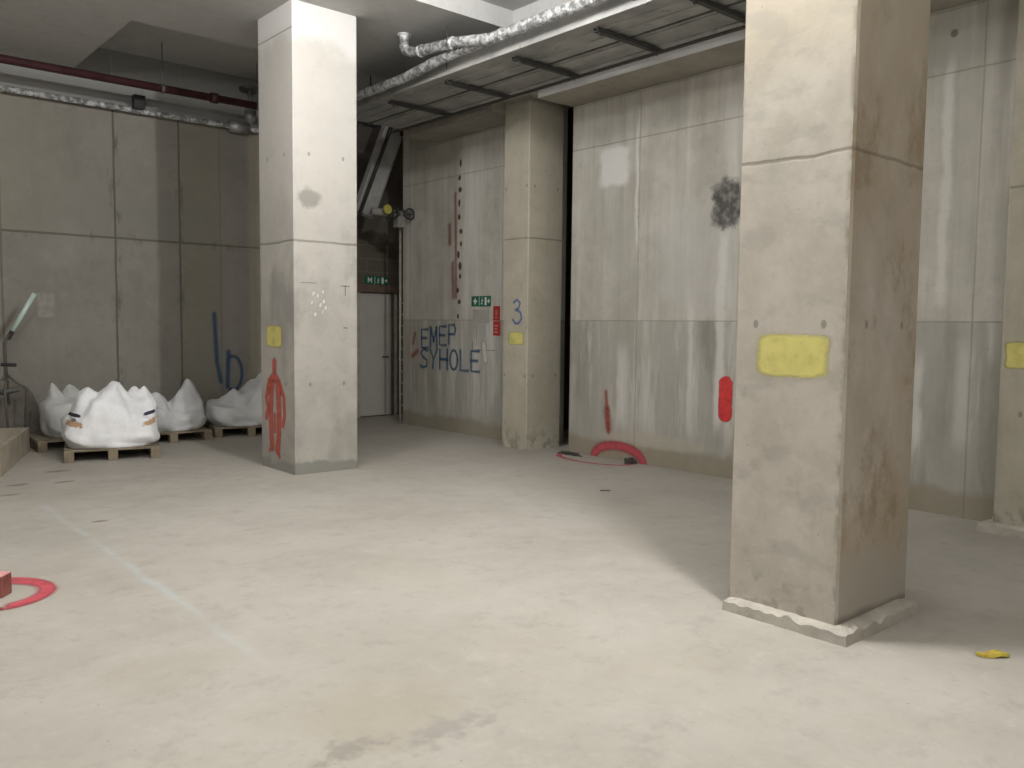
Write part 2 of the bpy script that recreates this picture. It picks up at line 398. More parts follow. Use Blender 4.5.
def strokes(bm, lst, plane):
    """lst: (points [(a,b)], halfwidth); plane(a,b,off)->Vector"""
    uv = bm.loops.layers.uv.verify()
    for pts, hw in lst:
        OFF[0] += 1; off = .002 + (OFF[0] % 12) * .00025
        P = [Vector(p) for p in pts]; n = len(P)
        dirs = []
        for i in range(n):
            d = P[min(i + 1, n - 1)] - P[max(i - 1, 0)]
            dirs.append(d.normalized() if d.length > 1e-6 else Vector((1, 0)))
        Q = [P[0] - dirs[0] * hw] + P + [P[-1] + dirs[-1] * hw]; D = [dirs[0]] + dirs + [dirs[-1]]
        U = [-1] + [0] * n + [1]
        rows = []
        for p, d in zip(Q, D):
            nn = Vector((-d.y, d.x)) * hw
            rows.append([bm.verts.new(plane(*(p + nn * s), off)) for s in (-1, 0, 1)])
        for i in range(len(rows) - 1):
            for k in range(2):
                fc = bm.faces.new((rows[i][k], rows[i + 1][k], rows[i + 1][k + 1], rows[i][k + 1]))
                for lp, (uu, vv) in zip(fc.loops, ((U[i], k - 1), (U[i + 1], k - 1), (U[i + 1], k), (U[i], k))): lp[uv].uv = (uu, vv)
    return bm
def patch(bm, a0, a1, b0, b1, plane):
    uv = bm.loops.layers.uv.verify(); OFF[0] += 1; off = .002 + (OFF[0] % 12) * .00025
    fc = bm.faces.new([bm.verts.new(plane(a, b, off)) for a, b in ((a0, b0), (a1, b0), (a1, b1), (a0, b1))])
    for lp, q in zip(fc.loops, ((-1, -1), (1, -1), (1, 1), (-1, 1))): lp[uv].uv = q
    return bm
def mark(name, bm, mat, parent, label):
    me = bpy.data.meshes.new(name); bm.to_mesh(me); bm.free(); me.materials.append(mat)
    o = bpy.data.objects.new(name, me); C.objects.link(o); o.parent = parent
    if label: o['label'] = label
    return o
def arc(cx, cy, rx, ry, a0, a1, n=24):
    return [(cx + rx * math.cos(math.radians(a0 + (a1 - a0) * i / n)), cy + ry * math.sin(math.radians(a0 + (a1 - a0) * i / n))) for i in range(n + 1)]

plR = lambda a, b, o: Vector((7.57 - o, a, b))                 # right wall: a = y, b = z
plB = lambda a, b, o: Vector((a, 12.6 - o, b))                 # back wall: a = x
plF = lambda a, b, o: Vector((a, b, o))                        # floor
def left_face(wx): return lambda a, b, o: Vector((-wx / 2 - o, a, b))
def near_face(wy): return lambda a, b, o: Vector((a, -wy / 2 - o, b))
wallR = bpy.data.objects['wall_right']; wallB = bpy.data.objects['wall_back']; flr = bpy.data.objects['floor']

# column 1 marks (local coordinates)
L1 = left_face(.75); N1 = near_face(.82)
mark('paint_patch', patch(bmesh.new(), -.14, .29, 1.32, 1.58, L1), p_yel, c1, 'yellow sprayed patch')
fig = [([(.07 , 1.17), (.07, 1.11)], .07), ([(.07, 1.05), (.07, .98)], .05),
       (arc(.07, .78, .15, .24, 20, 160, 12), .06), ([(.20, .95), (.27, .78), (.23, .66), (.27, .56)], .055),
       ([(-.06, .95), (-.16, .8), (-.17, .60), (-.13, .5)], .05),
       ([(.14, .92), (.16, .62), (.15, .38), (.13, .25)], .08), ([(-.02, .92), (-.04, .62), (-.03, .38), (.0, .22)], .08),
       ([(.06, .6), (.06, .42)], .035), ([(.22, .9), (.1, .93)], .04), ([(.15, .25), (.19, .2)], .035), ([(.0, .22), (-.04, .15)], .035)]
mark('painted_figure', strokes(bmesh.new(), fig, L1), paint('red_figure_spray', (.66, .14, .10), dens=.8, soft=.7), c1, 'red sprayed outline of a standing figure')
dots = [([(-.14 + a, b), (-.135 + a, b + .02)], .022) for a, b in ((-.02, 1.9), (.09, 1.92), (-.04, 1.8), (.06, 1.78), (.1, 1.82), (.0, 1.68), (.09, 1.71), (.03, 1.88), (.12, 1.75))]
mark('paint_spots', strokes(bmesh.new(), dots, N1), p_white, c1, 'cluster of small white spots')
mark('pencil_mark', strokes(bmesh.new(), [([(.17, 2.0), (.27, 2.0)], .008), ([(.22, 2.0), (.22, 1.9)], .008), ([(.2, 1.55), (.24, 1.55)], .01), ([(-.3, 2.02), (-.12, 2.02)], .006)], N1), p_gchalk, c1, None)
# column 4
mark('paint_patch', patch(bmesh.new(), -.26, .21, 1.325, 1.58, left_face(.79)), p_yel, c4, 'broad yellow sprayed rectangle')
# column 2
P2 = left_face(.60)
mark('paint_patch', patch(bmesh.new(), -.19, .13, 1.34, 1.52, P2), p_yel, c2, 'yellow sprayed patch')
def three(cy, cz, s): return [([(cy + .06 * s, cz + .13 * s), (cy - .01 * s, cz + .17 * s), (cy - .08 * s, cz + .12 * s), (cy - .05 * s, cz + .04 * s), (cy + .01 * s, cz + .02 * s)], .026),
                              ([(cy + .01 * s, cz + .02 * s), (cy - .09 * s, cz - .02 * s), (cy - .12 * s, cz - .11 * s), (cy - .06 * s, cz - .18 * s), (cy + .02 * s, cz - .19 * s), (cy + .08 * s, cz - .13 * s)], .026)]
mark('painted_number', strokes(bmesh.new(), three(-.03, 1.78, .85), P2), p_blue3, c2, 'blue number 3')
# column 3
mark('paint_patch', patch(bmesh.new(), .1, .34, 1.29, 1.52, left_face(.6)), p_yel, c3, 'small yellow sprayed patch')

# right wall marks
mark('paint_bar', strokes(bmesh.new(), [([(5.27, 1.0), (5.27, .68)], .095)], plR), paint('solid_red_spray', (.72, .06, .06), dens=1, soft=.25), wallR, 'solid red vertical bar')
mark('painted_arrow', strokes(bmesh.new(), [([(6.98, .80), (6.93, .32)], .05), ([(6.96, .58), (6.93, .38)], .09)], plR), p_redpale, wallR, 'faint red arrow')
hoop = mark('painted_arch', strokes(bmesh.new(), [([(6.77 + .39 * math.cos(t), .0 + (.0 + .17 * math.sin(t))) for t in [PI * k / 20 for k in range(21)]], .085)], plR), p_pink, wallR, 'red half ring')
LET = {'E': [[(1, 1), (0, 1), (0, 0), (1, 0)], [(0, .52), (.8, .52)]], 'M': [[(0, 0), (.03, 1)], [(.05, 1), (.5, .3)], [(.5, .3), (.95, 1)], [(.97, 1), (1, 0)]],
       'P': [[(0, 0), (0, 1), (.8, 1), (1, .75), (.8, .5), (0, .5)]], 'S': [[(1, .9), (.5, 1), (.05, .8), (.4, .55), (.95, .4), (.9, .08), (.3, 0), (0, .1)]],
       'Y': [[(0, 1), (.5, .5), (1, 1)], [(.5, .5), (.4, 0)]], 'H': [[(0, 1), (0, 0)], [(1, 1), (1, 0)], [(0, .5), (1, .5)]],
       'O': [[(.5 + .5 * math.cos(t), .5 + .5 * math.sin(t)) for t in [2 * PI * k / 12 for k in range(13)]]], 'L': [[(0, 1), (0, 0), (1, 0)]]}
def word(txt, y0, z0, wd, ht, gap, hw, dz=0):
    out = []
    for i, ch in enumerate(txt):
        for st in LET[ch]: out.append(([(y0 - i * (wd + gap) - a * wd, z0 + i * dz + b * ht) for a, b in st], hw))
    return out
mark('sprayed_lettering', strokes(bmesh.new(), word('EMEP', 10.87, 1.24, .165, .28, .07, .036, .025), plR), p_blue, wallR, 'blue sprayed upper line of lettering')
mark('sprayed_lettering', strokes(bmesh.new(), word('SYHOLE', 10.9, .93, .185, .29, .07, .038, .0), plR), p_blue, wallR, 'blue sprayed lower line of lettering')
mark('pale_splash', strokes(bmesh.new(), [([(9.34, 1.32), (9.3, 1.1)], .07)], plR), p_wpale, wallR, None)
mark('paint_smear', strokes(bmesh.new(), [([(11.05, 1.45), (11.1, 1.3)], .05), ([(10.98, 1.18), (11.12, 1.1)], .07)], plR), p_redpale, wallR, None)
mark('paint_smear', strokes(bmesh.new(), [([(10.02, 3.5), (9.99, 2.0)], .05), ([(10.16, 3.05), (10.15, 2.8)], .07), ([(10.08, 2.5), (10.06, 2.0)], .06)], plR), p_dred, wallR, 'thin vertical red smear')
mark('pencil_mark', strokes(bmesh.new(), [([(9.6, 1.35), (9.6, 1.2)], .012), ([(9.55, 1.24), (9.1, 1.24)], .008), ([(9.5, 1.3), (9.5, 1.6)], .01)], plR), p_gchalk, wallR, None)
# back wall marks
mark('painted_letter', strokes(bmesh.new(), [([(4.99, 1.72), (5.02, 1.0), (5.08, .7)], .055), ([(5.2, 1.15), (5.18, .62)], .06), (arc(5.27, .82, .14, .26, 100, -110, 14), .045)], plB), p_faint, wallB, 'faint blue sprayed letter')
mark('paint_smear', strokes(bmesh.new(), [([(7.42, 1.5), (7.44, 1.2)], .04)], plB), p_redpale, wallB, None)
# floor rings
mark('painted_ring', strokes(bmesh.new(), [(arc(.90, 5.63, .28, .32, -95, 262, 48), .045), (arc(.89, 5.60, .28, .26, -75, 55, 20), .075)], plF), p_pink, flr, 'red ring around the brick')
mark('painted_ring', strokes(bmesh.new(), [(arc(7.40, 6.98, .30, .55, 60, 300, 40), .045)], plF), p_pink, flr, 'red ring at the foot of the wall')

# ------------------------------------------------------------------ signs
m_green = simple('sign_green', (.01, .13, .07), .5, var=.03); m_signw = simple('sign_white', (.75, .78, .74), .5, var=.03)
m_sred = simple('sign_red', (.50, .035, .03), .5, var=.06); m_paper = simple('weathered_paper', (.40, .385, .34), .8, var=.06)
def flatpoly(bm, pts, plane, off=.009, t=.001):
    a = [bm.verts.new(plane(x, y, off)) for x, y in pts]; b = [bm.verts.new(plane(x, y, off - t)) for x, y in pts]
    bm.faces.new(a); bm.faces.new(b[::-1]); n = len(pts)
    for i in range(n): bm.faces.new((a[i], b[i], b[(i + 1) % n], a[(i + 1) % n]))
    return bm
def rect(a0, a1, b0, b1): return [(a0, b0), (a1, b0), (a1, b1), (a0, b1)]
def exit_sign(plane, w, h, label, arrow, cross=True):
    """plane maps (a from left edge, b from bottom, out)"""
    t = thing('exit_sign', label, 'sign', plane(0, 0, 0))
    o0 = plane(0, 0, 0); loc = lambda a, b, o: plane(a, b, o) - o0
    bm = bmesh.new(); flatpoly(bm, rect(0, w, 0, h), loc, .008, .008); obj('sign_panel', bm, m_green, t)
    bm = bmesh.new(); s = h
    # cross or arrow on the left field
    cx, cy = w * .2, h * .5
    if cross: flatpoly(bm, [(cx - .28 * s, cy - .09 * s), (cx - .09 * s, cy - .09 * s), (cx - .09 * s, cy - .3 * s), (cx + .09 * s, cy - .3 * s), (cx + .09 * s, cy - .09 * s), (cx + .28 * s, cy - .09 * s), (cx + .28 * s, cy + .09 * s), (cx + .09 * s, cy + .09 * s), (cx + .09 * s, cy + .3 * s), (cx - .09 * s, cy + .3 * s), (cx - .09 * s, cy + .09 * s), (cx - .28 * s, cy + .09 * s)], loc)
    else: flatpoly(bm, [(cx - .3 * s, cy - .32 * s), (cx - .18 * s, cy - .32 * s), (cx - .18 * s, cy + .05 * s), (cx, cy - .18 * s), (cx + .18 * s, cy + .05 * s), (cx + .18 * s, cy - .32 * s), (cx + .3 * s, cy - .32 * s), (cx + .3 * s, cy + .33 * s), (cx + .18 * s, cy + .33 * s), (cx, cy + .05 * s), (cx - .18 * s, cy + .33 * s), (cx - .3 * s, cy + .33 * s)], loc)
    obj('symbol', bm, m_signw, t)
    bm = bmesh.new(); flatpoly(bm, rect(w * .40, w * .425, h * .08, h * .92), loc); obj('divider', bm, m_signw, t)
    # running figure and doorway
    bm = bmesh.new(); rx = w * .56
    flatpoly(bm, [(rx + .06 * s * math.cos(k * PI / 5), h * .78 + .06 * s * math.sin(k * PI / 5)) for k in range(10)], loc)
    for q in (((0, .66), (.1, .66), (.04, .40), (-.06, .42)), ((.08, .66), (.22, .56), (.2, .5), (.07, .58)), ((0, .64), (-.16, .54), (-.14, .49), (.02, .58)), ((.0, .42), (.12, .3), (.1, .12), (.05, .12), (.04, .28), (-.06, .38)), ((-.05, .42), (-.1, .28), (-.24, .26), (-.24, .2), (-.06, .22), (.0, .38))):
        flatpoly(bm, [(rx + a * s, b * h) for a, b in q], loc, .0095, .001)
    obj('running_figure', bm, m_signw, t)
    bm = bmesh.new()
    flatpoly(bm, rect(w * .70, w * .80, h * .12, h * .88), loc)
    obj('doorway', bm, m_signw, t)
    bm = bmesh.new(); ax = w * .905
    flatpoly(bm, [(ax + x * s * .17 * (1 if arrow > 0 else -1), h * .5 + yy * s * .3) for x, yy in ((1, 0), (0, 1), (0, .35), (-1, .35), (-1, -.35), (0, -.35), (0, -1))], loc)
    obj('arrow', bm, m_signw, t)
    return t
exit_sign(lambda a, b, o: Vector((7.57 - o, 9.62 - a, 1.86 + b)), .43, .145, 'small green exit sign with white cross on the right wall', 1)
exit_sign(lambda a, b, o: Vector((7.60 + a, 12.6 - o, 2.27 + b)), .46, .14, 'small green sign with white arrow above the grey door', 1, cross=False)
t = thing('fire_sign', 'red upper fire notice beside the blue number 3', 'sign', (7.57, 9.13, 1.66))
pl = lambda a, b, o: Vector((-o, -a, b))
bm = bmesh.new(); flatpoly(bm, rect(0, .14, 0, .2), pl, .006, .006); obj('sign_panel', bm, m_sred, t)
bm = bmesh.new(); flatpoly(bm, rect(.04, .1, .03, .05), pl); flatpoly(bm, rect(.05, .09, .07, .15), pl); obj('symbol', bm, simple('faded_red', (.62, .22, .19), .6), t)
t = thing('fire_sign', 'red lower fire notice with white lettering beside the yellow patch on the narrow column', 'sign', (7.57, 9.13, 1.45))
bm = bmesh.new(); flatpoly(bm, rect(0, .15, 0, .2), pl, .006, .006); obj('sign_panel', bm, m_sred, t)
bm = bmesh.new()
for k in range(3): flatpoly(bm, rect(.03, .11 - .02 * (k % 2), .04 + k * .045, .058 + k * .045), pl)
obj('symbol', bm, simple('pink_print', (.62, .40, .36), .6), t)
bm = bmesh.new(); flatpoly(bm, rect(0, .38, 0, .2), lambda a, b, o: Vector((-o, -a, b)), .003, .003)
tag(obj('notice_sheet', bm, m_paper, loc=(7.57, 9.6, 1.62)), 'weathered grey notice sheet just under the green cross sign', 'paper')
bm = bmesh.new(); flatpoly(bm, rect(0, .2, 0, .32), lambda a, b, o: Vector((a, -o, b)), .003, .003)
o = tag(obj('notice_sheet', bm, simple('wall_paper_sheet', (.33, .32, .29), .8, var=.12, scale=14), loc=(2.62, 12.6, 1.64)), 'small pale sheet stuck on the left back wall', 'paper')

# ------------------------------------------------------------------ ceiling services
m_foil = M('crinkled_foil', .3, .6, .65); n = m_foil.noise(scale=16, detail=6, rough=.7)
m_foil.base(m_foil.mix((.32, .33, .34), (.90, .91, .92), n.ss(.42, .58))); m_foil.bump(n, .9, .05); m_foil = m_foil.m  # bright and dark crinkle glints mixed into the foil colour
m_duct = M('galvanised_duct', .55, .4, .35); n = m_duct.noise(scale=2.2, detail=7)
c = m_duct.mix((.34, .34, .335), (.47, .47, .455), n.ss(.35, .65)); sp = m_duct.noise(scale=6, detail=4, off=(3, 3, 3))
c = m_duct.mix(c, (.14, .12, .09), sp.ss(.62, .72) * .5)
m_duct.base(c); m_duct.bump(n, .1); m_duct = m_duct.m
m_strut = simple('dark_strut_steel', (.085, .085, .08), .6, .4)

duct = thing('service_duct', 'wide flat grey metal duct running under the ceiling beside the right wall', 'duct', (6.26, 3, 4.345))
Y0, Y1 = -5., 7.3       # relative to y = 3
obj('duct_body', B(-.55, .55, Y0, Y1, .012, .17), m_duct, duct)
for k, (xx, hw_) in enumerate(((-.36, .006), (-.18, .005), (.02, .012), (.10, .006), (.42, .006))):
    obj('seam', B(xx - hw_, xx + hw_, Y0, Y1, .0, .012), m_duct if k != 2 else m_dsteel, duct)
for xx in (-.555, .555): obj('edge_angle', B(xx - .008, xx + .008, Y0, Y1, .002, .03), m_duct, duct)
for yy in (2.0, 4.7, 6.8):
    for xx in (-.575, .575): obj('hanger_rod', T([(xx, yy, .05), (xx, yy, .735 if yy < 4.33 and xx < 0 else .525)], .006, 8), m_strut, duct)
cn = tag(obj('conduit', T([(6.64, -2, 4.278), (6.64, 10.25, 4.278)], .018, 10), m_strut), 'thin dark conduit running beneath the grey duct', 'pipe')
def bracket():
    t = thing('duct_bracket', 'x', 'bracket', (6.28, 0, 4.305), 0, 'steel brackets under the grey duct')
    c = bmesh.new(); box(c, -.47, .47, -.03, .03, 0, .008); box(c, -.47, .47, -.03, -.022, 0, .038); box(c, -.47, .47, .022, .03, 0, .038)
    obj('channel', c, m_strut, t)
    for s in (-.41, .41):
        obj('bolt', T([(s, 0, -.03), (s, 0, .05)], .009, 8), m_strut, t)
        obj('nut', T([(s, 0, -.02), (s, 0, 0)], .016, 6), m_strut, t)
    return t
b0 = bracket()
blab = ['steel bracket under the duct nearest the large stained column', 'steel bracket under the duct, second out from the large stained column', 'steel bracket under the duct, just in front of the narrow column head',
        'steel bracket under the duct directly beside the narrow column top', 'steel bracket under the duct farthest back near the dark corner']
def copy_tree(o, parent=None):
    n = o.copy(); C.objects.link(n)
    if parent: n.parent = parent
    for ch in list(o.children): copy_tree(ch, n)
    return n
for i, yy in enumerate((4.50, 5.57, 6.72, 7.88, 9.05)):
    b = b0 if i == 0 else copy_tree(b0)
    b.location = (6.28, yy, 4.305); b['label'] = blab[i]

# foil pipe
def wob(pts, n=6, amp=.006, r0=.062, seed=0):
    P = [Vector(p) for p in pts]; out = []; rr = []
    for a, b in zip(P, P[1:]):
        k = max(2, int((b - a).length / .05))
        for i in range(k):
            q = a.lerp(b, i / k); out.append(q); rr.append(r0 * (1 + .13 * mn.noise(q * 9 + Vector((seed, 0, 0)))))
    out.append(P[-1]); rr.append(r0); return out, rr
fp = thing('foil_pipe', 'silver foil wrapped pipe running along the left edge of the grey duct', 'pipe', (5.57, 3, 4.42))
p, rr = wob([(0, -5, .065), (0, 4.2, .065), (0, 4.8, .045), (0, 5.4, 0), (0, 7.3, 0)], r0=.053); obj('pipe_run', T(p, rr, 16), m_foil, fp, smooth=True)
for yy in (1.2, 2.35, 2.95, 3.3, 3.6, 3.9): obj('foil_tape_band', T([(0, yy, .065), (0, yy + .04, .065)], .060, 16), m_foil, fp, smooth=True)
bp = thing('foil_pipe', 'short silver foil wrapped branch pipe bending up to the ceiling beside the pale column', 'pipe', (5.5, 7.4, 4.5))
p, rr = wob([(0.02, -.6, -.03), (-.02, -.2, .03), (-.02, .25, .08), (0, .62, .12), (.0, .82, .17), (.0, .86, .24), (0, .86, .37)], r0=.055, seed=3)
obj('pipe_run', T(p, rr, 16), m_foil, bp, smooth=True)
obj('foil_tape_band', T([(-.02, -.1, .045), (-.02, -.04, .05)], .066, 16), m_foil, bp, smooth=True)
obj('foil_tape_band', T([(-.005, .5, .105), (0, .56, .112)], .066, 16), m_foil, bp, smooth=True)
obj('ceiling_collar', T([(0, .86, .34), (0, .86, .37)], .08, 16), m_foil, bp, smooth=True)
# red and silver pipes on the left
m_rpipe = simple('oxide_red_pipe', (.06, .02, .022), .5, 0, .15, 6)
rp = thing('red_pipe', 'long dark red pipe hung below the ceiling in front of the back wall', 'pipe', (0, 11.75, 4.685))
obj('pipe_run', T([(-6, 0, 0), (6.4, 0, 0)], .052, 16), m_rpipe, rp, smooth=True)
for xx in (.6, 4.65): obj('coupling', T([(xx, 0, 0), (xx + .09, 0, 0)], .072, 16), m_rpipe, rp, smooth=True)
for xx in (2.0, 3.98, 5.3):
    hz = .60 if xx > 3.05 else .18
    obj('hanger_clip', T([(xx, 0, .0), (xx + .04, 0, .0)], .062, 16), m_dsteel, rp, smooth=True)
    obj('hanger_rod', T([(xx + .02, 0, .05), (xx + .02, 0, hz)], .007, 8), m_dsteel, rp)
sp_ = thing('silver_pipe', 'silver clad pipe along the top of the back wall below the red pipe', 'pipe', (0, 12.47, 4.51))
p, rr = wob([(2.2, 0, 0), (6.4, 0, 0)], r0=.04); obj('pipe_run', T(p, rr, 14), m_foil, sp_, smooth=True)
p, rr = wob([(-6, 0, 0), (2.2, 0, 0)], r0=.04, seed=5); obj('pipe_run', T(p, rr, 14), m_foil, sp_, smooth=True)
obj('tee_fitting', T([(5.2, 0, 0), (5.5, 0, 0)], .085, 14), m_steel, sp_, smooth=True)
tag(obj('junction_box', B(-.075, .075, -.06, .06, -.09, .09, ), m_black, loc=(3.88, 12.36, 4.60), bevel=.01), 'small black box clamped on the silver pipe', 'box')
v = thing('valve_assembly', 'silver vertical valve with dark disc behind the red pipe beside the pale column', 'valve', (5.46, 12.3, 4.55))
obj('stem', T([(0, 0, 0), (0, 0, .5)], .035, 12), m_steel, v, smooth=True)
obj('body', T([(0, 0, .02), (0, 0, .08), (0, 0, .2), (0, 0, .24)], [.05, .09, .09, .05], 14), m_steel, v, smooth=True)
obj('flange', T([(0, 0, .48), (0, 0, .52)], .16, 18), m_dsteel, v)
obj('bolt_ring', T([(0, 0, .26), (0, 0, .29)], .09, 14), m_steel, v)

# services in the dark corner
sl = thing('sloping_trunking', 'wide grey trunking sloping down from the ceiling in the dark corner', 'trunking', (7.10, 11.5, 3.2))
d = Vector((.75, 0, 1.9)); nrm = Vector((d.z, 0, -d.x)).normalized(); dn = d.normalized()
mt = Matrix((( nrm.x, 0, dn.x, 0), (0, 1, 0, 0), (nrm.z, 0, dn.z, 0), (0, 0, 0, 1)))
obj('trunking_body', B(-.38, -.06, -.06, .06, .0, 1.9, mtx=mt), m_duct, sl)
obj('trunking_rim', B(-.06, -.045, -.075, .06, .0, 1.9, mtx=mt), m_steel, sl)
tag(obj('black_pipe', T([(6.68, 11.33, 3.1), (7.42, 11.33, 4.92), (7.555, 11.33, 5.29)], .028, 12), m_black, smooth=True), 'black pipe sloping beside the grey trunking in the dark corner', 'pipe')
jb = thing('junction_box', 'small dark box left of the sloping grey trunking', 'box', (6.86, 11.2, 4.62))
obj('box_body', B(-.09, .09, -.05, .05, -.07, .07), m_black, jb, bevel=.01); obj('drop_rod', T([(0, 0, .06), (0, 0, .68)], .01, 8), m_strut, jb)
tag(obj('junction_box', B(-.09, .09, -.05, .05, -.07, .07), simple('dark_red_box', (.07, .03, .028), .6), loc=(7.62, 11.47, 4.62), bevel=.01), 'small dark red box right of the sloping black pipe', 'box')
vp = thing('valve_pipe', 'steel pipe with yellow disc and flanged valves in the dark corner above the door', 'pipe', (7.5, 11.2, 3.30))
obj('pipe_run', T([(.06, 0, .0), (-.62, 0, .0)], .055, 14), simple('grey_pipe_paint', (.30, .295, .28), .6), vp, smooth=True)
for xx, r_ in ((-.30, .10), (-.16, .075), (-.05, .075)): obj('flange', T([(xx, 0, 0), (xx - .035, 0, 0)], r_, 18), m_dsteel, vp)
obj('yellow_disc', T([(-.43, -.12, .03), (-.43, -.15, .03)], .07, 20), simple('yellow_enamel', (.42, .38, .07), .5), vp)
ring = bmesh.new(); rp_ = [Vector((-.32 + .09 * math.cos(a), -.12, .0 + .09 * math.sin(a))) for a in [2 * PI * k / 20 for k in range(21)]]
tube(ring, rp_, .018, 8, cap=False); tube(ring, [(-.41, -.12, 0), (-.23, -.12, 0)], .01, 8); tube(ring, [(-.32, -.12, .09), (-.32, -.12, -.09)], .01, 8); tube(ring, [(-.32, -.13, 0), (-.32, 0, 0)], .014, 8)
obj('handwheel', ring, m_black, vp, smooth=True)
ring = bmesh.new(); tube(ring, [Vector((-.005 + .08 * math.cos(a), -.11, .08 * math.sin(a))) for a in [2 * PI * k / 20 for k in range(21)]], .016, 8, cap=False)
tube(ring, [(-.005, -.12, 0), (-.005, 0, 0)], .014, 8); tube(ring, [(-.085, -.11, 0), (.075, -.11, 0)], .009, 8)
obj('handwheel', ring, m_strut, vp, smooth=True)
obj('elbow_box', B(-.2, -.06, -.06, .06, -.21, -.04), simple('grey_bracket_paint', (.27, .265, .24), .7), vp)
tag(obj('corner_pipe', T([(7.50, 11.37, 0), (7.50, 11.37, 3.1)], .02, 10), simple('pale_pipe', (.40, .385, .34), .6), smooth=True), 'thin pale vertical pipe at the wall end beside the door', 'pipe')
lad = thing('cable_ladder', 'narrow dark cable ladder standing beside the grey door', 'cable ladder', (8.3, 12.55, 0))
for s in (-.075, .075): obj('rail', B(s - .012, s + .012, -.03, .03, 0, 2.1), m_dsteel, lad)
for k in range(10): obj('rung', B(-.063, .063, -.012, .012, .15 + k * .2, .18 + k * .2), m_leaf, lad)

# ------------------------------------------------------------------ pallets and rubble bags
m_pal = simple('weathered_pallet_wood', (.27, .225, .16), .85, 0, .2, 7, bump=.3)
m_pald = simple('grey_pallet_wood', (.20, .185, .155), .85, 0, .2, 7, bump=.3)
def pallet(loc, rz, label, mat, src=None):
    if src:
        t = copy_tree(src); t.location = loc; t.rotation_euler = (0, 0, rz); t['label'] = label
        return t
    t = thing('pallet', label, 'pallet', loc, rz, 'wooden pallets under the rubble bags')
    for k in range(7): obj('deck_board', B(-.5, .5, -.5 + k * .1525, -.415 + k * .1525, .118, .14, ), mat, t)
    for xx in (-.5, -.05, .4): obj('stringer', B(xx, xx + .1, -.5, .5, .098, .118), mat, t)
    for xx in (-.5, -.05, .4):
        for yy in (-.5, -.05, .4): obj('block', B(xx, xx + .1, yy, yy + .1, .02, .098), mat, t)
        obj('bottom_board', B(xx, xx + .1, -.5, .5, 0, .02), mat, t)
    return t
pA = pallet((2.99, 10.76, 0), math.radians(-14), 'wooden pallet under the frontmost white rubble bag', m_pal)
pallet((2.86, 11.88, 0), math.radians(-3), 'wooden pallet under the hindmost left rubble bag, against the back wall', m_pal, pA)
pallet((3.95, 11.83, 0), math.radians(-3), 'wooden pallet under the middle rubble bag', m_pal, pA)
pallet((5.12, 11.85, 0), math.radians(-12), 'dark wooden pallet under the bag beside the pale column', m_pal, pA)

def bagmat(name, c, logos=()):
    m = M(name, .55, .35)
    n = m.noise(scale=3.5, detail=5)
    col = m.mix(tuple(q * .82 for q in c), c, n.ss(.3, .6))
    weave = m.noise(sc=(1, 1, .1), scale=60, detail=1)
    col = m.mix(col, tuple(q * .86 for q in c), weave.ss(.55, .7) * .5)
    nav, ora = (.025, .03, .055), (.50, .27, .08)
    for (x0, z0, sl_) in logos:
        u = m.x - x0; zz = m.z - z0 - u * sl_
        side = m.y.ss(.05, -.05)
        n2 = m.noise(scale=22, detail=3)
        a = (((u / .075).ab() ** 4 + ((zz - .10) / .022).ab() ** 4) ** .25 + (n2 - .5) * .5).ss(1, .8) * side
        col = m.mix(col, nav, a)
        b = (((u / .09).ab() ** 3 + ((zz + .0) / .035).ab() ** 3) ** .33 + (n2 - .5) * 1.6).ss(1, .7) * side
        col = m.mix(col, ora, b * .85)
        if x0 > 0: continue
        c3 = (((u / .03).ab() ** 3 + ((zz - .05) / .03).ab() ** 3) ** .33 + (n2 - .5) * 1.2).ss(1, .7) * side
        col = m.mix(col, nav, c3 * .8)
    m.base(col); m.bump(n, .4, .03)
    return m.m
